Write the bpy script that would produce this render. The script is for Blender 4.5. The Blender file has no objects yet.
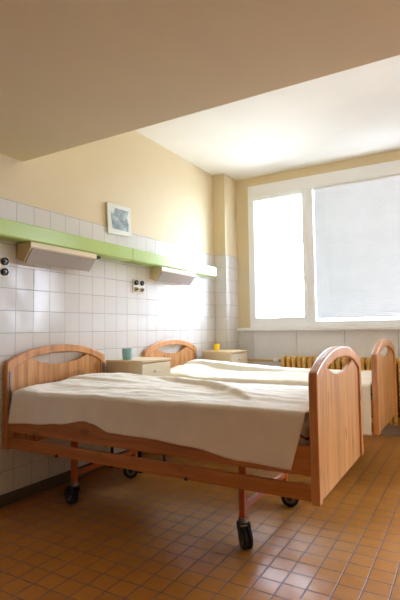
import bpy, bmesh, math, random
from mathutils import Vector, Matrix, noise

scene = bpy.context.scene
COL = scene.collection
PI = math.pi

# ------------------------------------------------------------------ helpers
def srgb(r, g, b):
    def f(c):
        c /= 255.0
        return c / 12.92 if c <= 0.04045 else ((c + 0.055) / 1.055) ** 2.4
    return (f(r), f(g), f(b), 1.0)

def link(o, parent=None):
    COL.objects.link(o)
    if parent is not None:
        o.parent = parent
    return o

def obj(name, bm, mat, parent=None, smooth=False, bevel=0.0, segs=2, angle=35, sharp=40):
    me = bpy.data.meshes.new(name)
    bmesh.ops.recalc_face_normals(bm, faces=bm.faces[:])
    bm.to_mesh(me)
    bm.free()
    me.materials.append(mat)
    if smooth:
        for p in me.polygons:
            p.use_smooth = True
        me.set_sharp_from_angle(angle=math.radians(sharp))
    o = bpy.data.objects.new(name, me)
    link(o, parent)
    if bevel > 0:
        m = o.modifiers.new('edge', 'BEVEL')
        m.width = bevel
        m.segments = segs
        m.limit_method = 'ANGLE'
        m.angle_limit = math.radians(angle)
    return o

def thing(name, label, cat, loc=(0, 0, 0), rotz=0.0, group=None):
    o = bpy.data.objects.new(name, None)
    o.empty_display_size = 0.1
    o.location = loc
    o.rotation_euler = (0, 0, rotz)
    link(o)
    return tag(o, label, cat, group)

def tag(o, label, cat, group=None):
    o['label'] = label
    o['category'] = cat
    if group:
        o['group'] = group
    return o

def struct(name, bm, mat, parent=None, **k):
    o = obj(name, bm, mat, parent, **k)
    o['kind'] = 'structure'
    return o

def dup(root, loc, label, group=None):
    def cp(o, parent):
        c = o.copy()
        COL.objects.link(c)
        if parent is not None:
            c.parent = parent
        for ch in [x for x in bpy.data.objects if x.parent == o]:
            cp(ch, c)
        return c
    r = cp(root, None)
    r.location = loc
    r['label'] = label
    if group:
        r['group'] = group
    return r

def BM():
    return bmesh.new()

def box(bm, x0, x1, y0, y1, z0, z1):
    v = [bm.verts.new(c) for c in ((x0, y0, z0), (x1, y0, z0), (x1, y1, z0), (x0, y1, z0),
                                   (x0, y0, z1), (x1, y0, z1), (x1, y1, z1), (x0, y1, z1))]
    for f in ((0, 3, 2, 1), (4, 5, 6, 7), (0, 1, 5, 4), (1, 2, 6, 5), (2, 3, 7, 6), (3, 0, 4, 7)):
        bm.faces.new([v[i] for i in f])
    return bm

def bx(*a):
    return box(BM(), *a)

def prism(bm, pts, a0, a1, axis):
    """pts: polygon in the two other axes, extruded along axis from a0 to a1."""
    def P(u, v, a):
        return {'x': (a, u, v), 'y': (u, a, v), 'z': (u, v, a)}[axis]
    A = [bm.verts.new(P(u, v, a0)) for u, v in pts]
    B = [bm.verts.new(P(u, v, a1)) for u, v in pts]
    n = len(pts)
    bm.faces.new(A)
    bm.faces.new(B[::-1])
    for i in range(n):
        j = (i + 1) % n
        bm.faces.new((A[i], B[i], B[j], A[j]))
    return bm

def ribbon(bm, outer, inner, a0, a1):
    """closed band between two open polylines (y,z), extruded along x."""
    n = len(outer)
    O0 = [bm.verts.new((a0, u, v)) for u, v in outer]
    O1 = [bm.verts.new((a1, u, v)) for u, v in outer]
    I0 = [bm.verts.new((a0, u, v)) for u, v in inner]
    I1 = [bm.verts.new((a1, u, v)) for u, v in inner]
    for i in range(n - 1):
        bm.faces.new((O0[i], O0[i + 1], I0[i + 1], I0[i]))
        bm.faces.new((O1[i], I1[i], I1[i + 1], O1[i + 1]))
        bm.faces.new((O0[i], O1[i], O1[i + 1], O0[i + 1]))
        bm.faces.new((I0[i], I0[i + 1], I1[i + 1], I1[i]))
    for k in (0, n - 1):
        bm.faces.new((O0[k], I0[k], I1[k], O1[k]))
    return bm

def tube(bm, p, q, r, n=14, r2=None):
    p, q = Vector(p), Vector(q)
    d = (q - p).normalized()
    a = d.orthogonal().normalized()
    b = d.cross(a)
    r2 = r if r2 is None else r2
    A, B = [], []
    for i in range(n):
        t = 2 * PI * i / n
        e = a * math.cos(t) + b * math.sin(t)
        A.append(bm.verts.new(p + e * r))
        B.append(bm.verts.new(q + e * r2))
    for i in range(n):
        j = (i + 1) % n
        bm.faces.new((A[i], A[j], B[j], B[i]))
    bm.faces.new(A[::-1])
    bm.faces.new(B)
    return bm

def lathe(bm, prof, c=(0, 0, 0), axis='z', n=24):
    """prof: (radius, height) list, closed by caps when radius > 0 at its ends."""
    rings = []
    for r, h in prof:
        ring = []
        for i in range(n):
            t = 2 * PI * i / n
            u, v = r * math.cos(t), r * math.sin(t)
            P = {'z': (u, v, h), 'y': (u, h, v), 'x': (h, u, v)}[axis]
            ring.append(bm.verts.new((P[0] + c[0], P[1] + c[1], P[2] + c[2])))
        rings.append(ring)
    for A, B in zip(rings, rings[1:]):
        for i in range(n):
            j = (i + 1) % n
            bm.faces.new((A[i], A[j], B[j], B[i]))
    bm.faces.new(rings[0][::-1])
    bm.faces.new(rings[-1])
    return bm

# ---------------------------------------------------------------- materials
class NT:
    def __init__(self, name):
        self.m = bpy.data.materials.new(name)
        self.m.use_nodes = True
        self.t = self.m.node_tree
        self.b = self.t.nodes['Principled BSDF']
        self.out = self.t.nodes['Material Output']
    def n(self, typ, **props):
        x = self.t.nodes.new(typ)
        for k, v in props.items():
            setattr(x, k, v)
        return x
    def l(self, a, b):
        self.t.links.new(a, b)
    def set(self, **k):
        for a, v in k.items():
            self.b.inputs[a.replace('_', ' ')].default_value = v
    def coords(self):
        return self.n('ShaderNodeTexCoord').outputs['Object']
    def math(self, op, a, b=None, c=None):
        x = self.n('ShaderNodeMath', operation=op)
        for i, v in enumerate((a, b, c)):
            if v is None:
                continue
            if isinstance(v, (int, float)):
                x.inputs[i].default_value = v
            else:
                self.l(v, x.inputs[i])
        return x.outputs[0]
    def mix(self, f, a, b, blend='MIX'):
        x = self.n('ShaderNodeMix', data_type='RGBA', blend_type=blend)
        for s, v in ((x.inputs[0], f), (x.inputs[6], a), (x.inputs[7], b)):
            if isinstance(v, (int, float)):
                s.default_value = v
            elif isinstance(v, tuple):
                s.default_value = v
            else:
                self.l(v, s)
        return x.outputs[2]
    def noise(self, vec, scale, detail=3.0, rough=0.5, dist=0.0):
        x = self.n('ShaderNodeTexNoise')
        x.inputs['Scale'].default_value = scale
        x.inputs['Detail'].default_value = detail
        x.inputs['Roughness'].default_value = rough
        x.inputs['Distortion'].default_value = dist
        self.l(vec, x.inputs['Vector'])
        return x
    def mapping(self, vec, scale=(1, 1, 1), loc=(0, 0, 0)):
        x = self.n('ShaderNodeMapping')
        x.inputs['Scale'].default_value = scale
        x.inputs['Location'].default_value = loc
        self.l(vec, x.inputs['Vector'])
        return x.outputs[0]
    def ramp(self, f, stops):
        x = self.n('ShaderNodeValToRGB')
        e = x.color_ramp.elements
        while len(e) < len(stops):
            e.new(0.5)
        for el, (p, c) in zip(e, stops):
            el.position = p
            el.color = c
        self.l(f, x.inputs[0])
        return x.outputs[0]
    def bump(self, h, strength=0.2, dist=0.01):
        x = self.n('ShaderNodeBump')
        x.inputs['Strength'].default_value = strength
        x.inputs['Distance'].default_value = dist
        self.l(h, x.inputs['Height'])
        self.l(x.outputs[0], self.b.inputs['Normal'])

def mul(c, k):
    return (c[0] * k, c[1] * k, c[2] * k, 1.0)

def plain(name, col, rough=0.5, metal=0.0, var=0.06, scale=12.0, bump=0.0, spec=0.5):
    k = NT(name)
    co = k.coords()
    nz = k.noise(co, scale, 4.0)
    c = k.ramp(nz.outputs['Fac'], [(0.3, mul(col, 1 - var)), (0.7, mul(col, 1 + var))])
    k.l(c, k.b.inputs['Base Color'])
    k.set(Roughness=rough, Metallic=metal)
    k.b.inputs['Specular IOR Level'].default_value = spec
    if bump:
        nb = k.noise(co, scale * 12, 3.0)
        k.bump(nb.outputs['Fac'], bump, 0.003)
    return k.m

def tile_mat(name, uv, size, origin, col, grout, mortar, rough, var, wav=0.15, wscale=5.0, rvar=0.0, noisecol=0.1, tilt=2.0):
    """square tile grid; uv = names of the two object-space axes."""
    k = NT(name)
    co = k.coords()
    sp = k.n('ShaderNodeSeparateXYZ')
    k.l(co, sp.inputs[0])
    ax = {'x': sp.outputs[0], 'y': sp.outputs[1], 'z': sp.outputs[2]}
    fr, ids = [], []
    for a, s, o in zip(uv, size, origin):
        t = k.math('DIVIDE', k.math('SUBTRACT', ax[a], o), s)
        fl = k.math('FLOOR', t)
        f = k.math('SUBTRACT', t, fl)
        d = k.math('MINIMUM', f, k.math('SUBTRACT', 1.0, f))
        fr.append(k.math('MULTIPLY', d, s))
        ids.append(fl)
    d = k.math('MINIMUM', fr[0], fr[1])
    edge = k.n('ShaderNodeMapRange', interpolation_type='SMOOTHSTEP')
    edge.inputs['From Min'].default_value = mortar * 0.35
    edge.inputs['From Max'].default_value = mortar * 0.75
    k.l(d, edge.inputs['Value'])
    e = edge.outputs[0]
    cmb = k.n('ShaderNodeCombineXYZ')
    k.l(ids[0], cmb.inputs[0]); k.l(ids[1], cmb.inputs[1])
    wn = k.n('ShaderNodeTexWhiteNoise', noise_dimensions='2D')
    k.l(cmb.outputs[0], wn.inputs['Vector'])
    tint = k.ramp(wn.outputs['Value'], [(0.0, mul(col, 1 - var)), (1.0, mul(col, 1 + var))])
    nz = k.noise(co, 22.0, 4.0)
    tint = k.mix(noisecol, tint, k.ramp(nz.outputs['Fac'], [(0.3, mul(col, 0.7)), (0.7, mul(col, 1.2))]))
    k.l(k.mix(e, grout, tint), k.b.inputs['Base Color'])
    rr = k.n('ShaderNodeMapRange')
    rr.inputs['To Min'].default_value = 0.75
    rr.inputs['To Max'].default_value = rough
    k.l(e, rr.inputs['Value'])
    if rvar:
        n2 = k.noise(co, 6.0, 4.0)
        k.l(k.math('ADD', rr.outputs[0], k.math('MULTIPLY', k.math('SUBTRACT', n2.outputs['Fac'], 0.5), rvar)), k.b.inputs['Roughness'])
    else:
        k.l(rr.outputs[0], k.b.inputs['Roughness'])
    # every tile sits at a slightly different tilt, with a gently wavy glaze
    w = k.noise(co, wscale, 1.0)
    sepc = k.n('ShaderNodeSeparateColor')
    k.l(wn.outputs['Color'], sepc.inputs[0])
    tl = k.math('ADD', k.math('MULTIPLY', k.math('SUBTRACT', sepc.outputs[0], 0.5), ax[uv[0]]),
                k.math('MULTIPLY', k.math('SUBTRACT', sepc.outputs[1], 0.5), ax[uv[1]]))
    h = k.math('ADD', k.math('MULTIPLY', w.outputs['Fac'], wav), k.math('MULTIPLY', e, 0.12))
    h = k.math('ADD', h, k.math('MULTIPLY', tl, tilt))
    k.bump(h, 1.0, 0.01)
    return k.m

def wood_mat(name, grain, base, dark, light, boards=None, rough=0.38):
    """varnished pine; grain = axis the fibres follow, boards = (axis, width) glued strips."""
    k = NT(name)
    co = k.coords()
    info = k.n('ShaderNodeObjectInfo')
    off = k.n('ShaderNodeVectorMath', operation='ADD')
    k.l(co, off.inputs[0])
    shift = k.n('ShaderNodeVectorMath', operation='SCALE')
    shift.inputs[0].default_value = (3.1, 5.7, 2.3)
    k.l(info.outputs['Random'], shift.inputs['Scale'])
    k.l(shift.outputs[0], off.inputs[1])
    vec = off.outputs[0]
    sc = {'x': (1.2, 22, 22), 'y': (22, 1.2, 22), 'z': (22, 22, 1.2)}[grain]
    if boards:
        sp = k.n('ShaderNodeSeparateXYZ')
        k.l(co, sp.inputs[0])
        t = k.math('DIVIDE', sp.outputs['xyz'.index(boards[0])], boards[1])
        fl = k.math('FLOOR', t)
        wn = k.n('ShaderNodeTexWhiteNoise', noise_dimensions='1D')
        k.l(fl, wn.inputs['W'])
        sv = k.n('ShaderNodeVectorMath', operation='SCALE')
        sv.inputs[0].default_value = (7.0, 7.0, 7.0)
        k.l(wn.outputs['Value'], sv.inputs['Scale'])
        ad = k.n('ShaderNodeVectorMath', operation='ADD')
        k.l(vec, ad.inputs[0]); k.l(sv.outputs[0], ad.inputs[1])
        vec = ad.outputs[0]
    n1 = k.noise(k.mapping(vec, sc), 1.0, 4.0, 0.55, 0.6)
    n2 = k.noise(k.mapping(vec, tuple(v * 5 for v in sc)), 1.0, 2.0)
    f = k.math('ADD', k.math('MULTIPLY', n1.outputs['Fac'], 0.75), k.math('MULTIPLY', n2.outputs['Fac'], 0.25))
    c = k.ramp(f, [(0.33, dark), (0.5, base), (0.68, light)])
    vo = k.n('ShaderNodeTexVoronoi')
    vo.inputs['Scale'].default_value = 1.0
    ks = {'x': (5, 9, 9), 'y': (9, 5, 9), 'z': (9, 9, 5)}[grain]
    k.l(k.mapping(vec, ks), vo.inputs['Vector'])
    kn = k.ramp(vo.outputs['Distance'], [(0.11, (1, 1, 1, 1)), (0.24, (0, 0, 0, 1))])
    c = k.mix(k.math('MULTIPLY', kn, 0.55), c, mul(dark, 0.45))
    if boards:
        tn = k.ramp(wn.outputs['Value'], [(0.0, (0.92, 0.91, 0.90, 1)), (1.0, (1.06, 1.06, 1.06, 1))])
        c = k.mix(1.0, c, tn, 'MULTIPLY')
        fr = k.math('SUBTRACT', t, fl)
        jd = k.math('MINIMUM', fr, k.math('SUBTRACT', 1.0, fr))
        jn = k.ramp(jd, [(0.0, (0.62, 0.55, 0.5, 1)), (0.03, (1, 1, 1, 1))])
        c = k.mix(1.0, c, jn, 'MULTIPLY')
    k.l(c, k.b.inputs['Base Color'])
    k.set(Roughness=rough)
    k.b.inputs['Coat Weight'].default_value = 0.25
    k.b.inputs['Coat Roughness'].default_value = 0.25
    k.bump(f, 0.08, 0.002)
    return k.m

def cloth_mat(name, col, sheen=0.1):
    k = NT(name)
    co = k.coords()
    nz = k.noise(co, 9.0, 4.0)
    c = k.ramp(nz.outputs['Fac'], [(0.3, mul(col, 0.96)), (0.7, mul(col, 1.03))])
    k.l(c, k.b.inputs['Base Color'])
    k.set(Roughness=0.9)
    k.b.inputs['Specular IOR Level'].default_value = 0.15
    k.b.inputs['Sheen Weight'].default_value = sheen
    nb = k.noise(k.mapping(co, (6, 14, 10)), 1.0, 5.0, 0.55, 0.8)
    k.bump(nb.outputs['Fac'], 0.35, 0.012)
    return k.m

M = {}
YEL = srgb(224, 207, 170)
M['paint'] = plain('yellow_wall_paint', YEL, 0.75, var=0.015, scale=3, bump=0.05)
M['brownwall'] = plain('fill_absorbing_back_wall', srgb(120, 88, 60), 0.6, var=0.05)
M['soffit'] = plain('shade_toned_ceiling_paint', srgb(220, 203, 170), 0.85, var=0.015, scale=3, bump=0.05)  # same ceiling paint toned darker, shade of the low ceiling put into the colour
M['ceil'] = plain('cream_ceiling_paint', srgb(240, 236, 226), 0.85, var=0.015, scale=3, bump=0.05)
M['walltile'] = tile_mat('white_glazed_wall_tiles', 'yz', (0.1503, 0.1517), (2.129, 1.441), srgb(224, 219, 214), srgb(186, 180, 174), 0.004, 0.13, 0.025, wav=0.5, wscale=4.0, noisecol=0.03)
M['walltile'].node_tree.nodes['Principled BSDF'].inputs['Specular IOR Level'].default_value = 0.35
M['pillartile'] = tile_mat('white_glazed_pillar_tiles', 'xz', (0.1503, 0.1517), (0.163, 1.441), srgb(224, 219, 214), srgb(190, 185, 180), 0.004, 0.15, 0.02, wav=0.3, wscale=4.0, noisecol=0.03)
M['floor'] = tile_mat('ochre_floor_tiles', 'xy', (0.1094, 0.1094), (2.143, 2.386), srgb(190, 128, 58), srgb(84, 54, 32), 0.005, 0.25, 0.07, wav=0.08, wscale=7.0, rvar=0.08, noisecol=0.25, tilt=0.8)
M['floor'].node_tree.nodes['Principled BSDF'].inputs['Specular IOR Level'].default_value = 1.0
M['skirt'] = plain('dark_skirting_tile', srgb(92, 80, 66), 0.35, var=0.1)
M['sillpanel'] = plain('pale_grey_panel', srgb(230, 230, 232), 0.6, var=0.02)
M['groove'] = plain('panel_joint_grey', srgb(120, 114, 106), 0.7)
M['pvc'] = plain('white_window_plastic', srgb(246, 248, 250), 0.35, var=0.01)
M['sill'] = plain('white_sill', srgb(244, 245, 245), 0.3, var=0.01)
M['pine_v'] = wood_mat('pine_boards', 'z', srgb(204, 145, 84), srgb(170, 108, 54), srgb(220, 164, 104), boards=('y', 0.086))
M['pine_arch'] = wood_mat('pine_frame', 'z', srgb(208, 144, 86), srgb(188, 122, 66), srgb(222, 162, 104))
M['pine_rail'] = wood_mat('pine_rail', 'x', srgb(188, 118, 54), srgb(164, 96, 38), srgb(204, 136, 72))
M['orange'] = plain('orange_enamel_steel', srgb(192, 98, 34), 0.4, var=0.08)
M['rubber'] = plain('black_rubber', srgb(30, 29, 30), 0.55, var=0.1)
M['steel'] = plain('grey_steel', srgb(150, 150, 150), 0.3, metal=0.9)
M['darksteel'] = plain('dark_steel', srgb(70, 68, 66), 0.4, metal=0.6)
M['hub'] = plain('grey_wheel_hub', srgb(120, 118, 112), 0.5)
M['sheet'] = cloth_mat('cream_bedspread_cloth', srgb(249, 244, 230))
M['sheet_b'] = cloth_mat('cream_bedspread_cloth_pale', srgb(249, 243, 224))
M['green'] = plain('light_green_enamel', srgb(178, 200, 104), 0.28, var=0.02, scale=4)
M['green_b'] = plain('pale_green_enamel', srgb(184, 208, 124), 0.25, var=0.02, scale=4)
M['seam'] = plain('green_seam', srgb(120, 140, 74), 0.5)
M['lampbody'] = plain('cream_lamp_housing', srgb(226, 206, 166), 0.45, var=0.02)
M['lampglass'] = plain('grey_lamp_diffuser', srgb(172, 160, 152), 0.3, var=0.03)
M['plate'] = plain('socket_plate_cream', srgb(226, 216, 198), 0.4, var=0.02)
M['black'] = plain('black_plastic', srgb(26, 24, 23), 0.35)
M['beige'] = plain('beige_socket', srgb(205, 190, 160), 0.4)
M['cab'] = plain('beige_cabinet_laminate', srgb(216, 196, 160), 0.45, var=0.03, scale=5)
M['cabfront'] = plain('pale_cabinet_front', srgb(228, 214, 184), 0.4, var=0.02, scale=5)
M['cabtop'] = plain('cabinet_top_laminate', srgb(226, 204, 164), 0.35, var=0.03)
M['blue'] = plain('light_blue_plastic', srgb(158, 206, 214), 0.35, var=0.04)
M['yellow'] = plain('bright_yellow_plastic', srgb(250, 214, 20), 0.35, var=0.03)
M['ochre'] = plain('ochre_radiator_enamel', srgb(222, 176, 92), 0.4, var=0.05)
M['pipe'] = plain('yellow_pipe_enamel', srgb(206, 168, 84), 0.4, var=0.05)
M['white'] = plain('white_plastic', srgb(235, 234, 230), 0.35, var=0.01)
M['chrome'] = plain('chrome', srgb(210, 210, 210), 0.15, metal=1.0)
M['card'] = plain('white_mount_card', srgb(226, 226, 214), 0.7, var=0.02)

def mattress_mat():
    k = NT('grey_striped_ticking')
    co = k.coords()
    sp = k.n('ShaderNodeSeparateXYZ')
    k.l(co, sp.inputs[0])
    s = k.math('ADD', k.math('MULTIPLY', sp.outputs[0], 0.75), sp.outputs[2])
    w = k.math('SINE', k.math('MULTIPLY', s, 62.0))
    c = k.ramp(w, [(0.90, srgb(206, 196, 190)), (0.96, srgb(92, 90, 108)), (1.0, srgb(92, 90, 108))])
    k.l(c, k.b.inputs['Base Color'])
    k.set(Roughness=0.85)
    return k.m
M['ticking'] = mattress_mat()

def blind_mat():
    k = NT('white_blind_slats')
    co = k.coords()
    nz = k.noise(co, 5.0, 2.0)
    c = k.ramp(nz.outputs['Fac'], [(0.3, srgb(224, 223, 221)), (0.7, srgb(229, 228, 226))])
    d = k.n('ShaderNodeBsdfDiffuse')
    t = k.n('ShaderNodeBsdfTranslucent')
    k.l(c, d.inputs[0]); k.l(c, t.inputs[0])
    mx = k.n('ShaderNodeMixShader')
    mx.inputs[0].default_value = BLIND_T
    k.l(d.outputs[0], mx.inputs[1]); k.l(t.outputs[0], mx.inputs[2])
    k.l(mx.outputs[0], k.out.inputs[0])
    return k.m

def glass_mat():
    k = NT('window_glass')
    tr = k.n('ShaderNodeBsdfTransparent')
    tr.inputs[0].default_value = (0.97, 0.985, 0.98, 1)
    gl = k.n('ShaderNodeBsdfGlossy')
    gl.inputs['Roughness'].default_value = 0.02
    fr = k.n('ShaderNodeFresnel')
    fr.inputs[0].default_value = 1.3
    mx = k.n('ShaderNodeMixShader')
    k.l(fr.outputs[0], mx.inputs[0])
    k.l(tr.outputs[0], mx.inputs[1]); k.l(gl.outputs[0], mx.inputs[2])
    k.l(mx.outputs[0], k.out.inputs[0])
    return k.m

def photo_mat():
    k = NT('grey_photo_print')
    co = k.coords()
    n1 = k.noise(co, 13.0, 5.0, 0.6, 0.5)
    n2 = k.noise(co, 45.0, 3.0)
    f = k.math('ADD', k.math('MULTIPLY', n1.outputs['Fac'], 0.75), k.math('MULTIPLY', n2.outputs['Fac'], 0.25))
    c = k.ramp(f, [(0.36, srgb(98, 110, 104)), (0.5, srgb(128, 140, 134)), (0.62, srgb(188, 196, 188))])
    k.l(c, k.b.inputs['Base Color'])
    k.set(Roughness=0.45)
    return k.m

# ------------------------------------------------------------- light levels
WORLD = 25.0
BLIND_T = 0.035
EXPOSURE = 0.45
M['blind'] = blind_mat()
M['glass'] = glass_mat()
M['photo'] = photo_mat()

# -------------------------------------------------------------- room shell
XR, YB, YW, ZC = 5.7, -3.6, 5.364, 3.06
YS, ZS = 2.184, 2.355
ZT = 2.052
WX0, WX1, WZ0, WZ1 = 0.322, 5.24, 1.155, 2.95

struct('floor', bx(-0.3, XR + 0.3, YB - 0.3, YW + 0.3, -0.15, 0.0), M['floor'])
struct('wall_left', bx(-0.25, 0.0, YB - 0.25, YW + 0.25, 0.0, ZC), M['paint'])
struct('wall_right', bx(XR, XR + 0.25, YB - 0.25, YW + 0.25, 0.0, ZC), M['paint'])
struct('wall_back', bx(0, XR, YB - 0.25, YB, 0.0, ZC), M['brownwall'])  # unseen wall, set far back and coloured brown to cut front fill light
struct('ceiling', bx(-0.25, XR + 0.25, YS, YW + 0.25, ZC, ZC + 0.2), M['ceil'])
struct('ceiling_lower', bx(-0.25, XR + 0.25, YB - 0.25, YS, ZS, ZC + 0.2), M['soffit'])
bm = BM()
box(bm, 0, WX0, YW, YW + 0.22, 0, ZC)
box(bm, WX1, XR, YW, YW + 0.22, 0, ZC)
box(bm, WX0, WX1, YW, YW + 0.22, WZ1, ZC)
box(bm, WX0, WX1, YW, YW + 0.22, 0, WZ0 - 0.04)
struct('wall_window', bm, M['paint'])
# corner pillar
struct('wall_corner', bx(0.0, 0.16, 5.03, YW, 0.0, ZC), M['paint'])
# glazed tiles of the wall and the pillar
struct('trim_1', bx(0.0, 0.006, YB, 5.024, 0.08, ZT), M['walltile'])
struct('trim_2', bx(0.0, 0.166, 5.024, 5.03, 0.0, ZT), M['pillartile'])
struct('trim_3', bx(0.16, 0.166, 5.03, YW, 0.0, ZT), M['walltile'])
struct('baseboard_left', bx(0.0, 0.012, YB, 5.024, 0.0, 0.082), M['skirt'], bevel=0.004)
# grey panels under the window
bm = BM()
seams = [0.166, 0.365] + [0.922 + 0.5575 * i for i in range(9)] + [XR]
for a, b in zip(seams, seams[1:]):
    box(bm, a + 0.003, b - 0.003, YW - 0.018, YW, 0.0, 1.117)
struct('trim_4', bm, M['sillpanel'])
struct('trim_5', bx(0.166, XR, YW - 0.006, YW - 0.001, 0.0, 1.117), M['groove'])

# -------------------------------------------------------------- the window
win = bpy.data.objects.new('window_1', None)
win['kind'] = 'structure'
win.location = (WX0, YW, WZ0)
link(win)
def wpart(name, bm, mat, parent=win, **k):
    """children of the window: geometry is given in world space."""
    bmesh.ops.translate(bm, vec=(-WX0, -YW, -WZ0), verts=bm.verts[:])
    return obj(name, bm, mat, parent, **k)
FY0, FY1 = YW - 0.006, YW + 0.07
bm = BM()
box(bm, WX0, WX0 + 0.04, FY0, FY1, WZ0, WZ1)
box(bm, WX1 - 0.04, WX1, FY0, FY1, WZ0, WZ1)
box(bm, WX0 + 0.04, WX1 - 0.04, FY0, FY1, 2.80, WZ1)
box(bm, WX0 + 0.04, WX1 - 0.04, FY0, FY1, WZ0, 1.225)
box(bm, 1.075, 1.155, FY0, FY1, 1.225, 2.80)
box(bm, 3.12, 3.2, FY0, FY1, 1.225, 2.80)
box(bm, 4.19, 4.27, FY0, FY1, 1.225, 2.80)
wpart('window_frame', bm, M['pvc'], bevel=0.004)
def sash(x0, x1, z0, z1, w=0.055, handle_x=None):
    bm = BM()
    a, b = FY0 - 0.012, FY0 + 0.05
    box(bm, x0, x0 + w, a, b, z0, z1)
    box(bm, x1 - w, x1, a, b, z0, z1)
    box(bm, x0 + w, x1 - w, a, b, z1 - w, z1)
    box(bm, x0 + w, x1 - w, a, b, z0, z0 + w)
    wpart('window_sash', bm, M['pvc'], bevel=0.004)
    wpart('window_pane', bx(x0 + w - 0.01, x1 - w + 0.01, YW + 0.02, YW + 0.026, z0 + w - 0.01, z1 - w + 0.01), M['glass'])
    if handle_x:
        zc = 1.72
        bm = bx(handle_x - 0.014, handle_x + 0.014, a - 0.010, a, zc - 0.04, zc + 0.04)
        box(bm, handle_x - 0.008, handle_x + 0.008, a - 0.045, a - 0.010, zc - 0.008, zc + 0.008)
        box(bm, handle_x - 0.010, handle_x + 0.010, a - 0.050, a - 0.034, zc - 0.125, zc + 0.012)
        wpart('window_handle', bm, M['white'], bevel=0.004)
sash(0.352, 1.082, 1.218, 2.806, 0.058, 1.053)
sash(3.195, 4.197, 1.218, 2.806, 0.058, 3.225)
sash(4.263, 5.197, 1.218, 2.806, 0.058, 4.293)  # unseen extra sash, added to let in more daylight from the side
wpart('window_pane', bx(1.15, 3.125, YW + 0.045, YW + 0.051, 1.22, 2.805), M['glass'])
wpart('window_sill', bx(0.167, XR, YW - 0.075, YW + 0.02, 1.117, WZ0), M['sill'], bevel=0.008)

# venetian blind
blind = thing('venetian_blind', 'closed white venetian blind hanging in the wide middle pane of the window', 'blind', (1.158, YW + 0.018, 1.233))
BW, BH = 1.955, 1.562
bm = BM()
n = 78
for i in range(n):
    z = 0.03 + (BH - 0.06) * i / (n - 1)
    t = math.radians(-68)
    cy, cz = 0.0125 * math.cos(t), 0.0125 * math.sin(t)
    sag = 0.006 * (0.5 - i / n) if i < 6 else 0.0
    vs = []
    for x in (0.004, BW - 0.004):
        for s, bow in ((-1, 0), (0, 0.0022), (1, 0)):
            vs.append(bm.verts.new((x, s * cy - bow * math.sin(t), z + s * cz + bow * math.cos(t) + sag * x)))
    for j in range(2):
        bm.faces.new((vs[j], vs[j + 1], vs[j + 4], vs[j + 3]))
o = obj('slats', bm, M['blind'], blind, smooth=True)
sm = o.modifiers.new('thickness', 'SOLIDIFY'); sm.thickness = 0.0006
obj('head_rail', bx(0, BW, -0.014, 0.014, BH - 0.02, BH + 0.004), M['white'], blind, bevel=0.003)
obj('bottom_rail', bx(0.002, BW - 0.002, -0.012, 0.012, 0.0, 0.014), M['white'], blind, bevel=0.003)
for x in (0.16, BW / 2, BW - 0.16):
    obj('cord', tube(BM(), (x, -0.015, 0.01), (x, -0.015, BH - 0.01), 0.0012, 6), M['white'], blind)

# ---------------------------------------------------- radiator and its pipe
rad = thing('radiator', 'long ochre column radiator under the window', 'radiator', (0.775, 5.25, 0.13))
RH = 0.69
def section_bm():
    bm = BM()
    prof = [(-0.075, 0.03), (-0.06, 0.005), (-0.03, 0.0), (0.03, 0.0), (0.06, 0.005), (0.075, 0.03),
            (0.075, RH - 0.03), (0.06, RH - 0.005), (0.03, RH), (-0.03, RH), (-0.06, RH - 0.005), (-0.075, RH - 0.03)]
    prism(bm, prof, -0.021, 0.021, 'x')
    return bm
proto = obj('section', section_bm(), M['ochre'], rad, bevel=0.012, segs=3, angle=50)
proto.location = (0.03, 0, 0)
NS = 28
for i in range(1, NS):
    c = proto.copy(); COL.objects.link(c); c.parent = rad
    c.location = (0.03 + i * 0.0632, 0, 0)
for z in (0.055, RH - 0.055):
    obj('connecting_tube', tube(BM(), (0.0, 0, z), (0.06 + (NS - 1) * 0.0632, 0, z), 0.026, 16), M['ochre'], rad, smooth=True)
for i in (4, 22):
    bm = bx(0.05 + i * 0.0632 , 0.073 + i * 0.0632, -0.05, 0.05, -0.13, 0.01)
    obj('foot', bm, M['ochre'], rad, bevel=0.004)
pp = thing('heating_pipe', 'yellow heating pipe along the wall ending at a white radiator valve', 'pipe', (0.166, 5.25, 0.765))
obj('pipe_run', tube(BM(), (0.0, 0, -0.006), (0.53, 0, 0.0), 0.013, 14), M['pipe'], pp, smooth=True)
bm = lathe(BM(), [(0.015, 0.5), (0.028, 0.507), (0.033, 0.52), (0.033, 0.548), (0.022, 0.56), (0.016, 0.562)], axis='x', n=20)
obj('valve_head', bm, M['white'], pp, smooth=True)
obj('valve_body', tube(BM(), (0.562, 0, 0), (0.608, 0, 0), 0.016, 12), M['steel'], pp, smooth=True)

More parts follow.
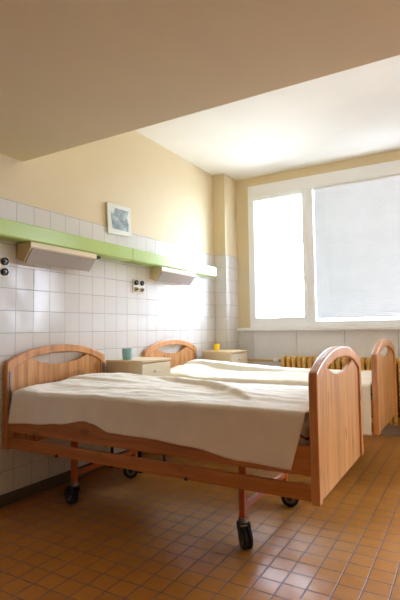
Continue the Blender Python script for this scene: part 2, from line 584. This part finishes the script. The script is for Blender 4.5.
# ------------------------------------------------------------ hospital beds
XH, Y0, W, TH, L = 0.014, 2.034, 0.95, 0.04, 2.101
ZB, ZCN, ZTP = 0.375, 0.945, 1.047
def arch(y):
    u = abs(y - W / 2) / (W / 2)
    return ZCN + (ZTP - ZCN) * (1 - u ** 2.3)
def board(name, x0, x1, face, label, bed):
    """arched bed end: frame (posts and bow) with an inset boarded panel under a lens-shaped grip hole."""
    n = 40
    outer = [(0, ZB), (0, ZCN - 0.02)]
    inner = [(0.05, ZB), (0.05, ZCN - 0.06)]
    for i in range(n + 1):
        t = i / n
        y = 0.006 + (W - 0.012) * t
        outer.append((y, arch(y)))
        yi = 0.05 + (W - 0.1) * t
        inner.append((yi, arch(yi) - 0.056 - 0.012 * abs(2 * t - 1) ** 6))
    outer += [(W, ZCN - 0.02), (W, ZB)]
    inner += [(W - 0.05, ZCN - 0.06), (W - 0.05, ZB)]
    fr = obj(name, ribbon(BM(), outer, inner, x0, x1), M['pine_arch'], bed, bevel=0.007, segs=3, angle=50)
    bm = BM()
    xm0, xm1 = (x0 + 0.010, x1 - 0.010)
    top = []
    for i in range(n + 1):
        y = 0.047 + (W - 0.094) * i / n
        z = arch(y) - 0.050 - 0.012 * abs(2 * i / n - 1) ** 6
        u = (y - W / 2) / 0.275
        if abs(u) < 1:
            zi = arch(W / 2 + 0.275) - 0.050
            z = min(z, zi - 0.062 * (1 - u * u) ** 0.7)
        top.append((y, z))
    ribbon(bm, top, [(y, ZB + 0.004) for y, z in top], xm0, xm1)
    obj('panel', bm, M['pine_v'], fr)
    return fr

def spin(bm, ang, off):
    bmesh.ops.rotate(bm, cent=(0, 0, 0), matrix=Matrix.Rotation(ang, 3, 'Z'), verts=bm.verts[:])
    bmesh.ops.translate(bm, vec=off, verts=bm.verts[:])
    return bm

def caster(bed, x, y, ang):
    """twin-wheel swivel caster under a leg; wheel trails along local +x turned by ang."""
    off = (x, y, 0)
    tr = 0.032
    bm = lathe(BM(), [(0.012, 0.150), (0.026, 0.150), (0.028, 0.129), (0.022, 0.122), (0.01, 0.121)], n=16)
    c = obj('caster', spin(bm, ang, off), M['steel'], bed, smooth=True)
    bm = BM()
    for s in (-1, 1):
        prism(bm, [(-0.022, 0.125), (0.024, 0.125), (tr + 0.020, 0.062), (tr + 0.008, 0.040), (tr - 0.010, 0.040), (-0.022, 0.10)],
              s * 0.0285 - 0.003, s * 0.0285 + 0.003, 'y')
    box(bm, -0.022, 0.024, -0.0315, 0.0315, 0.115, 0.128)
    obj('fork', spin(bm, ang, off), M['darksteel'], c, bevel=0.002)
    R = 0.056
    for s in (-1, 1):
        a, b = sorted((s * 0.002, s * 0.024))
        bm = lathe(BM(), [(R - 0.018, a), (R - 0.006, a + 0.0005), (R, a + 0.005), (R, b - 0.005), (R - 0.006, b - 0.0005), (R - 0.018, b)], c=(tr, 0, R), axis='y', n=28)
        w = obj('wheel', spin(bm, ang, off), M['rubber'], c, smooth=True)
        bm = lathe(BM(), [(R - 0.019, b - 0.002 if s > 0 else a + 0.002), (R - 0.022, b + 0.001 if s > 0 else a - 0.001), (0.008, b + 0.002 if s > 0 else a - 0.002)], c=(tr, 0, R), axis='y', n=20)
        obj('hub', spin(bm, ang, off), M['hub'], w, smooth=True)
    bm = bx(tr + 0.01, tr + 0.045, -0.014, 0.014, 0.092, 0.098)
    bmesh.ops.rotate(bm, cent=(tr, 0, 0.095), matrix=Matrix.Rotation(math.radians(25), 3, 'Y'), verts=bm.verts[:])
    obj('brake_pedal', spin(bm, ang, off), M['darksteel'], c, bevel=0.002)

BEDS = 'pine hospital beds with arched ends'
def make_bed():
    bed = thing('hospital_bed', 'pine hospital bed with orange legs and black casters in view below its side rails', 'bed', (XH, Y0, 0), group=BEDS)
    hb = board('headboard', 0.0, TH, 1, None, bed)
    obj('slide_track', bx(TH - 0.002, TH + 0.006, 0.016, 0.034, 0.60, 0.885), M['steel'], hb, bevel=0.002)['label'] = 'steel slide track'
    obj('slide_track', bx(TH - 0.002, TH + 0.006, W - 0.034, W - 0.016, 0.60, 0.885), M['steel'], hb, bevel=0.002)['label'] = 'steel slide track'
    board('footboard', L - TH, L, -1, None, bed)
    xa, xb = TH, L - TH
    for ya, yb in ((0.004, 0.028), (W - 0.028, W - 0.004)):
        obj('side_rail', bx(xa, xb, ya, yb, 0.494, 0.625), M['pine_rail'], bed, bevel=0.005)
        gz = 0.387
        g = obj('guard_rail', bx(xa, xb, ya, yb, gz, gz + 0.07), M['pine_rail'], bed, bevel=0.006)
        s = -1 if ya < 0.5 else 1
        ye = ya if s < 0 else yb
        for x in (0.50, 1.42):
            obj('knob', lathe(BM(), [(0.007, 0), (0.010, s * 0.004), (0.008, s * 0.010)], c=(x, ye, gz + 0.007), axis='y', n=12), M['black'], g, smooth=True)
    # steel lying surface
    bm = BM()
    box(bm, xa, xb, 0.035, 0.07, 0.50, 0.545)
    box(bm, xa, xb, W - 0.07, W - 0.035, 0.50, 0.545)
    for i in range(12):
        x = 0.12 + i * 0.166
        box(bm, x, x + 0.06, 0.07, W - 0.07, 0.515, 0.545)
    obj('slatted_base', bm, M['darksteel'], bed, bevel=0.002)
    X1, X2, Y1, Y2 = 0.378, 1.607, 0.268, 0.912
    legs = ((X1, Y1, PI * 0.93), (X2, Y1, -0.25 * PI), (X2, Y2, 0.25), (X1, Y2, -0.80 * PI))
    for x, y, a in legs:
        obj('leg', bx(x - 0.0165, x + 0.0165, y - 0.0165, y + 0.0165, 0.148, 0.50), M['orange'], bed, bevel=0.003)
        caster(bed, x, y, a)
    for x in (X1, X2):
        obj('cross_bar', bx(x - 0.0125, x + 0.0125, Y1 + 0.0165, Y2 - 0.0165, 0.185, 0.215), M['orange'], bed, bevel=0.003)
    tb = obj('lift_strut', tube(BM(), (0.36, 0.62, 0.40), (0.62, 0.66, 0.47), 0.018, 14), M['black'], bed, smooth=True)
    obj('strut_rod', tube(BM(), (0.62, 0.66, 0.47), (0.74, 0.678, 0.503), 0.009, 10), M['chrome'], tb, smooth=True)
    return bed
bed1 = make_bed()
Y2nd = 3.545
bed2 = dup(bed1, (XH, Y2nd, 0), 'pine hospital bed standing between the two bedside cabinets, with no legs in view', BEDS)

# mattresses
def mattress(y0, label):
    t = obj('mattress', bx(-0.985, 0.985, -0.445, 0.445, 0.0, 0.165), M['ticking'], bevel=0.03, segs=4)
    t.location = (XH + L / 2, y0 + W / 2, 0.548)
    tag(t, label, 'mattress', 'striped mattresses on the beds')
    return t
mattress(Y0, 'grey striped mattress showing at the bare corner below the wrinkled bedspread')
mattress(Y2nd, 'mattress wholly covered by the bedspread of the bed nearer the radiator')

# bedspreads
def lerp(tab, x):
    if x <= tab[0][0]:
        return tab[0][1]
    for (a, u), (b, v) in zip(tab, tab[1:]):
        if x <= b:
            t = (x - a) / (b - a)
            t = t * t * (3 - 2 * t)
            return u + (v - u) * t
    return tab[-1][1]

def seg_dist(px, py, pts):
    """signed distance to a polyline and the fraction along it."""
    best = (9, 0, 1)
    tot = sum(math.dist(a, b) for a, b in zip(pts, pts[1:]))
    acc = 0
    for a, b in zip(pts, pts[1:]):
        dx, dy = b[0] - a[0], b[1] - a[1]
        ln = math.hypot(dx, dy)
        t = max(0, min(1, ((px - a[0]) * dx + (py - a[1]) * dy) / ln ** 2))
        qx, qy = a[0] + t * dx, a[1] + t * dy
        d = math.hypot(px - qx, py - qy)
        if d < best[0]:
            sgn = 1 if (dx * (py - qy) - dy * (px - qx)) > 0 else -1
            best = (d, (acc + t * ln) / tot, sgn)
        acc += ln
    return best[0] * best[2], best[1]

def bedspread(y0, cfg):
    """a draped sheet as a grid: near hem, near side, over the top, far side; local x along the bed, y across it."""
    NX, NT_, NSD, NR = 150, 64, 18, 7
    seed = cfg['seed']
    x0, x1 = cfg['x0'], cfg['x1']
    bm = BM()
    rows = []
    def fold(x, y):
        h = 0.0
        for pts, amp, wa, wb in cfg['creases']:
            d, t = seg_dist(x, y, pts)
            env = math.sin(PI * min(1, max(0, t))) ** 0.6
            w = wa if d < 0 else wb
            h += amp * env * math.exp(-(d / w) ** 2)
        return h
    for i in range(NX + 1):
        s = i / NX
        row = []
        col = []
        # near side, hem upwards
        def topz(x, y):
            v = (y - W / 2) / (W / 2)
            e = lerp(cfg['edge'], x) if v < 0 else lerp(cfg['edge_far'], x)
            z = e + cfg['crown'] * (1 - abs(v) ** 2.2)
            for bxx, byy, rx, ry, amp in cfg['bumps']:
                z += amp * math.exp(-(((x - bxx) / rx) ** 2 + ((y - byy) / ry) ** 2))
            z += fold(x, y)
            n = noise.noise(Vector((x * 3.2, y * 5.5 + x * 1.2, seed)))
            n2 = noise.noise(Vector((x * 9 + y * 5, y * 19 - x * 3, seed + 4)))
            n3 = 1 - abs(noise.noise(Vector((x * 3.5 + y * 3, y * 14 - x * 2.5, seed + 9)))) * 2.2
            z += 0.007 * n + 0.004 * n2 + 0.0045 * max(0, n3) ** 3
            return z
        xt0 = x0
        X = x0 + (x1 - x0) * s
        pts = []
        R = 0.024
        for side in (0, 1):
            hem = lerp(cfg['hem'] if side == 0 else cfg['hem_far'], X)
            yin = R + cfg['inset'] if side == 0 else W - R - cfg['inset']
            zt = topz(X, yin)
            out = []
            for j in range(NSD + 1):
                t = j / NSD
                z = hem + (zt - R - hem) * t
                flare = cfg['flare'] * (1 - t) ** 1.3
                w = noise.noise(Vector((X * 4.2 + z * 3.0, z * 2.5, seed + 7 + side * 3)))
                w2 = noise.noise(Vector((X * 11 - z * 9, z * 6, seed + 17 + side * 3)))
                d = cfg['inset'] - flare - (0.010 * w + 0.004 * w2) * (1 - t * 0.75)
                lean = cfg['head_lean'] * (1 - t) * max(0, 1 - s * 6) + cfg['foot_lean'] * (1 - t) * max(0, s * 8 - 7)
                d = min(d, cfg['dmax'])
                y = d if side == 0 else W - d
                out.append((X + lean, y, z))
            for j in range(1, NR):
                a = PI / 2 * j / NR
                dy = R * (1 - math.cos(a))
                dz = R * math.sin(a)
                d = cfg['inset'] + dy
                out.append((X, d if side == 0 else W - d, zt - R + dz))
            pts.append(out)
        ya, yb = R + cfg['inset'], W - R - cfg['inset']
        top = []
        for j in range(NT_ + 1):
            y = ya + (yb - ya) * j / NT_
            z = topz(X, y)
            top.append((X, y, z))
        line = pts[0] + top + pts[1][::-1]
        # ends dip over the mattress edge
        hd = cfg['head_drop'] * max(0.0, 1 - s * 22) ** 2
        fd = cfg['foot_drop'] * max(0.0, 1 - (1 - s) * 22) ** 2
        rows.append([bm.verts.new((x, y, z - (hd + fd) * (1 if z > 0.7 else 0.3))) for x, y, z in line])
    for A, B in zip(rows, rows[1:]):
        for j in range(len(A) - 1):
            bm.faces.new((A[j], B[j], B[j + 1], A[j + 1]))
    o = obj('bedspread', bm, cfg['mat'], smooth=True, sharp=180)
    o.location = (XH, y0, 0)
    sm = o.modifiers.new('cloth_thickness', 'SOLIDIFY')
    sm.thickness = 0.004
    sm.offset = 1
    return o

b1 = bedspread(Y0, dict(seed=2.3, x0=0.075, x1=2.035, mat=M['sheet'], inset=0.014, flare=0.022, dmax=-0.003 + 0.02, crown=0.022,
    edge=[(0.0, 0.752), (0.4, 0.752), (1.0, 0.764), (2.1, 0.764)], edge_far=[(0, 0.765), (2.1, 0.764)],
    hem=[(0.07, 0.553), (0.32, 0.566), (0.53, 0.588), (0.74, 0.622), (0.79, 0.615), (0.93, 0.576), (1.15, 0.571), (1.45, 0.560), (1.73, 0.524), (2.0, 0.517)],
    hem_far=[(0, 0.56), (1, 0.53), (2.1, 0.56)],
    bumps=[(0.28, 0.66, 0.40, 0.30, 0.032), (0.10, 0.12, 0.12, 0.16, 0.02)],
    creases=[([(0.62, 0.80), (0.80, 0.74), (1.27, 0.53), (1.75, 0.14)], 0.030, 0.018, 0.11),
             ([(0.30, 0.70), (0.52, 0.78), (0.78, 0.70)], 0.012, 0.03, 0.05),
             ([(0.40, 0.60), (0.62, 0.68), (0.90, 0.56)], 0.010, 0.03, 0.05),
             ([(0.9, 0.30), (1.3, 0.24), (1.9, 0.30)], 0.006, 0.03, 0.05),
             ([(0.12, 0.3), (0.5, 0.22), (0.95, 0.28)], 0.008, 0.03, 0.06)],
    head_lean=-0.012, foot_lean=-0.06, head_drop=0.02, foot_drop=0.004))
tag(b1, 'wrinkled cream bedspread with an uneven hem hanging over the rails above the orange legs', 'bedspread', 'cream bedspreads')
b2 = bedspread(Y2nd, dict(seed=8.1, x0=0.16, x1=2.05, mat=M['sheet_b'], inset=0.012, flare=0.03, dmax=-0.003 + 0.02, crown=0.030,
    edge=[(0.0, 0.745), (0.35, 0.745), (0.6, 0.716), (2.1, 0.728)], edge_far=[(0, 0.775), (0.6, 0.765), (1.4, 0.735), (2.1, 0.735)],
    hem=[(0.07, 0.44), (0.6, 0.42), (1.6, 0.39), (2.05, 0.372)], hem_far=[(0, 0.5), (2.1, 0.5)],
    bumps=[(0.30, 0.60, 0.30, 0.40, 0.03)],
    creases=[([(0.16, 0.10), (0.3, 0.3), (0.5, 0.34)], 0.012, 0.02, 0.06), ([(0.5, 0.2), (1.0, 0.3), (1.6, 0.25)], 0.008, 0.03, 0.07)],
    head_lean=0.0, foot_lean=0.0, head_drop=0.03, foot_drop=0.004))
tag(b2, 'cream bedspread reaching low behind the nearer footboard, on the bed by the radiator', 'bedspread', 'cream bedspreads')

# -------------------------------------------------------- bedside cabinets
CABS = 'beige bedside cabinets'
def make_cabinet(loc):
    t = thing('bedside_cabinet', 'beige bedside cabinet with a blue cup on it, behind the nearer bed', 'cabinet', loc, group=CABS)
    D, Wd, H = 0.375, 0.425, 0.9
    obj('body', bx(0.0, D - 0.018, 0.008, Wd - 0.008, 0.34, H - 0.02), M['cab'], t, bevel=0.003)
    obj('top', bx(-0.004, D + 0.004, 0.0, Wd, H - 0.02, H), M['cabtop'], t, bevel=0.004)
    for z0, z1 in ((0.735, 0.868), (0.595, 0.728)):
        d = obj('drawer', bx(D - 0.018, D, 0.01, Wd - 0.01, z0, z1), M['cabfront'], t, bevel=0.003)
        zc = (z0 + z1) / 2
        bm = bx(D + 0.018, D + 0.024, Wd / 2 - 0.05, Wd / 2 + 0.05, zc - 0.005, zc + 0.005)
        for s in (-1, 1):
            box(bm, D, D + 0.019, Wd / 2 + s * 0.044 - 0.004, Wd / 2 + s * 0.044 + 0.004, zc - 0.004, zc + 0.004)
        obj('handle', bm, M['cabfront'], d, bevel=0.0015)
    d = obj('door', bx(D - 0.018, D, 0.01, Wd - 0.01, 0.355, 0.588), M['cabfront'], t, bevel=0.003)
    bm = bx(D + 0.018, D + 0.024, 0.035, 0.045, 0.42, 0.52)
    for s in (-1, 1):
        box(bm, D, D + 0.019, 0.036, 0.044, 0.47 + s * 0.044 - 0.004, 0.47 + s * 0.044 + 0.004)
    obj('handle', bm, M['cabfront'], d, bevel=0.0015)
    for x in (0.03, D - 0.05):
        for y in (0.04, Wd - 0.04):
            obj('leg', lathe(BM(), [(0.016, 0.0), (0.019, 0.006), (0.014, 0.03), (0.014, 0.33), (0.022, 0.34)], c=(x, y, 0), n=14), M['black'], t, smooth=True)
    return t
cab1 = make_cabinet((0.03, 3.022, 0.0))
cab2 = dup(cab1, (0.068, 4.585, 0.0), 'beige bedside cabinet with a yellow cup on it, in the corner by the tiled pillar', CABS)

def cup(name, loc, r, h, mat, label):
    prof = [(r * 0.86, 0.0), (r * 0.92, 0.003), (r * 1.02, h * 0.96), (r * 1.06, h * 0.97), (r * 1.06, h), (r * 0.97, h), (r * 0.84, 0.006)]
    o = obj(name, lathe(BM(), prof, n=26), mat, smooth=True)
    o.location = loc
    return tag(o, label, 'cup')
cup('cup', (0.20, 3.095, 0.90), 0.044, 0.092, M['blue'], 'light blue plastic cup on the bedside cabinet between the two beds')
cup('cup', (0.20, 4.69, 0.90), 0.034, 0.082, M['yellow'], 'bright yellow plastic cup on the cabinet beside the pillar')

# ----------------------------------------------- green bedhead panels, lamps
PX, PZ0, PZ1 = 0.155, 1.757, 1.871
YSEAM = 3.235
def bedhead(y0, y1, mat, label, curl):
    t = thing('bedhead_panel', label, 'wall panel', (0.006, y0, PZ0), group='green bedhead panels')
    D, H = PX - 0.006, PZ1 - PZ0
    prof = [(0, 0.006), (D - 0.02, 0.0), (D - 0.006, 0.003), (D, 0.012), (D, H - 0.006), (D - 0.006, H), (0, H)]
    obj('casing', prism(BM(), prof, 0.0, y1 - y0 - 0.006, 'y'), mat, t, bevel=0.002)
    obj('end_strip', prism(BM(), [(u * 0.985, v * 0.985 + 0.001) for u, v in prof], y1 - y0 - 0.006, y1 - y0, 'y'), M['seam'], t)
    bm = bx(0.05, 0.085, curl, curl + 0.06, -0.02, 0.004)
    obj('switch', bm, M['black'], t, bevel=0.003)
    return t
bedhead(1.45, YSEAM, M['green'], 'green bedhead panel on the tiled wall below the small picture', 1.38)
bedhead(YSEAM, 4.80, M['green_b'], 'pale green bedhead panel ending near the tiled corner pillar', 1.12)

def lamp(y0, label, first=None):
    t = thing('wall_lamp', label, 'lamp', (0.006, y0, 1.62), group='wall lamps under the green panel')
    Ln = 0.645
    prof = [(0, 0.137), (0.144, 0.137), (0.144, 0.102), (0.069, 0.0), (0.0, 0.028)]
    obj('housing', prism(BM(), prof, 0.0, Ln, 'y'), M['lampbody'], t, bevel=0.003)
    # slanted diffuser lies on the sloping underside
    a, b = Vector((0.141, 0.094)), Vector((0.073, 0.002))
    nrm = Vector((b.y - a.y, -(b.x - a.x))).normalized() * 0.006
    if nrm.y > 0:
        nrm = -nrm
    q = [a, b, b + nrm, a + nrm]
    obj('diffuser', prism(BM(), [(v.x, v.y) for v in q], 0.012, Ln - 0.012, 'y'), M['lampglass'], t, bevel=0.0015)
    return t
lamp(2.132, 'cream slanted wall lamp above the headboard of the bed with orange legs')
lamp(3.683, 'cream slanted wall lamp under the pale panel, nearer the tiled corner pillar')

# ---------------------------------------------------------- socket plates
def sockets(y0, y1, z0, z1, colours, label):
    t = thing('socket_plate', label, 'socket', (0.006, (y0 + y1) / 2, (z0 + z1) / 2), group='socket plates on the tiles')
    w, h = (y1 - y0) / 2, (z1 - z0) / 2
    obj('plate', bx(0, 0.008, -w, w, -h, h), M['plate'], t, bevel=0.003)
    for (sy, sz), m in zip(((-1, 1), (1, 1), (-1, -1), (1, -1)), colours):
        cy, cz = sy * w * 0.5, sz * h * 0.5
        r = min(w, h) * 0.36
        s = obj('socket', lathe(BM(), [(r, 0.008), (r, 0.022), (r * 0.86, 0.025), (r * 0.8, 0.016)], c=(0, cy, cz), axis='x', n=22), m, t, smooth=True)
        obj('socket_pin', lathe(BM(), [(r * 0.34, 0.015), (r * 0.34, 0.027), (r * 0.2, 0.029)], c=(0, cy, cz), axis='x', n=12), M['steel'] if m is M['black'] else M['black'], s, smooth=True)
    return t
sockets(1.915, 2.066, 1.512, 1.655, (M['black'],) * 4, 'socket plate with black sockets beside the nearer wall lamp')
sockets(3.41, 3.585, 1.495, 1.622, (M['black'], M['black'], M['beige'], M['beige']), 'socket plate with two black sockets over two beige ones, between the wall lamps')

# ---------------------------------------------------------- little picture
pic = thing('picture', 'small grey photograph on white card hanging above the green panel', 'picture', (0.0, 3.215, 2.135))
pic.rotation_euler = (math.radians(3.0), 0, 0)
obj('mount', bx(0.008, 0.022, -0.160, 0.160, -0.135, 0.135), M['card'], pic, bevel=0.001)
bm = BM()
poly = [(-0.105, -0.085), (0.115, -0.095), (0.122, -0.02), (0.10, 0.03), (0.128, 0.095), (-0.06, 0.1), (-0.10, 0.045), (-0.122, 0.07)]
prism(bm, poly, 0.0218, 0.0232, 'x')
obj('print', bm, M['photo'], pic)

# --------------------------------------------------------------- daylight
w = bpy.data.worlds.new('overcast_sky')
scene.world = w
w.use_nodes = True
bg = w.node_tree.nodes['Background']
# overcast sky above a pale, paved ground
wt = w.node_tree
tc = wt.nodes.new('ShaderNodeTexCoord')
sx = wt.nodes.new('ShaderNodeSeparateXYZ')
mr = wt.nodes.new('ShaderNodeMapRange')
mr.inputs['From Min'].default_value = -0.04
mr.inputs['From Max'].default_value = 0.06
mx = wt.nodes.new('ShaderNodeMix')
mx.data_type = 'RGBA'
mx.inputs[6].default_value = (0.39, 0.43, 0.49, 1)
mx.inputs[7].default_value = (0.86, 0.99, 1.26, 1)
wt.links.new(tc.outputs['Generated'], sx.inputs[0])
wt.links.new(sx.outputs[2], mr.inputs['Value'])
wt.links.new(mr.outputs[0], mx.inputs[0])
wt.links.new(mx.outputs[2], bg.inputs[0])
bg.inputs[1].default_value = WORLD

pl = bpy.data.lights.new('window_portal', 'AREA')
pl.shape = 'RECTANGLE'
pl.size = WX1 - WX0
pl.size_y = WZ1 - WZ0
pl.cycles.is_portal = True
po = bpy.data.objects.new('window_portal', pl)
po.location = ((WX0 + WX1) / 2, YW + 0.12, (WZ0 + WZ1) / 2)
po.rotation_euler = (math.radians(-90), 0, 0)
link(po)

# ----------------------------------------------------------------- camera
f_px, yaw, pitch, roll = 465.138, 0.525226, 0.062598, -0.012901
c, s = math.cos(yaw), math.sin(yaw)
fw, rt, up = Vector((-s, c, 0)), Vector((c, s, 0)), Vector((0, 0, 1))
f2 = fw * math.cos(pitch) + up * math.sin(pitch)
u2 = up * math.cos(pitch) - fw * math.sin(pitch)
r3 = rt * math.cos(roll) + u2 * math.sin(roll)
u3 = u2 * math.cos(roll) - rt * math.sin(roll)
cam = bpy.data.cameras.new('camera')
cam.sensor_fit = 'HORIZONTAL'
cam.sensor_width = 36.0
cam.lens = f_px / 400 * 36.0
cam.clip_start = 0.05
co = bpy.data.objects.new('camera', cam)
m = Matrix(((r3.x, u3.x, -f2.x), (r3.y, u3.y, -f2.y), (r3.z, u3.z, -f2.z))).to_4x4()
m.translation = Vector((2.7073, 0.0, 1.1473))
co.matrix_world = m
link(co)
scene.camera = co

scene.view_settings.view_transform = 'Standard'
scene.view_settings.look = 'None'
scene.view_settings.gamma = 1.0
scene.view_settings.use_curve_mapping = False
scene.view_settings.exposure = EXPOSURE
scene.render.film_transparent = False
scene.cycles.use_denoising = True
scene.cycles.max_bounces = 14
scene.cycles.diffuse_bounces = 8
scene.cycles.transparent_max_bounces = 16
scene.cycles.sample_clamp_indirect = 8.0
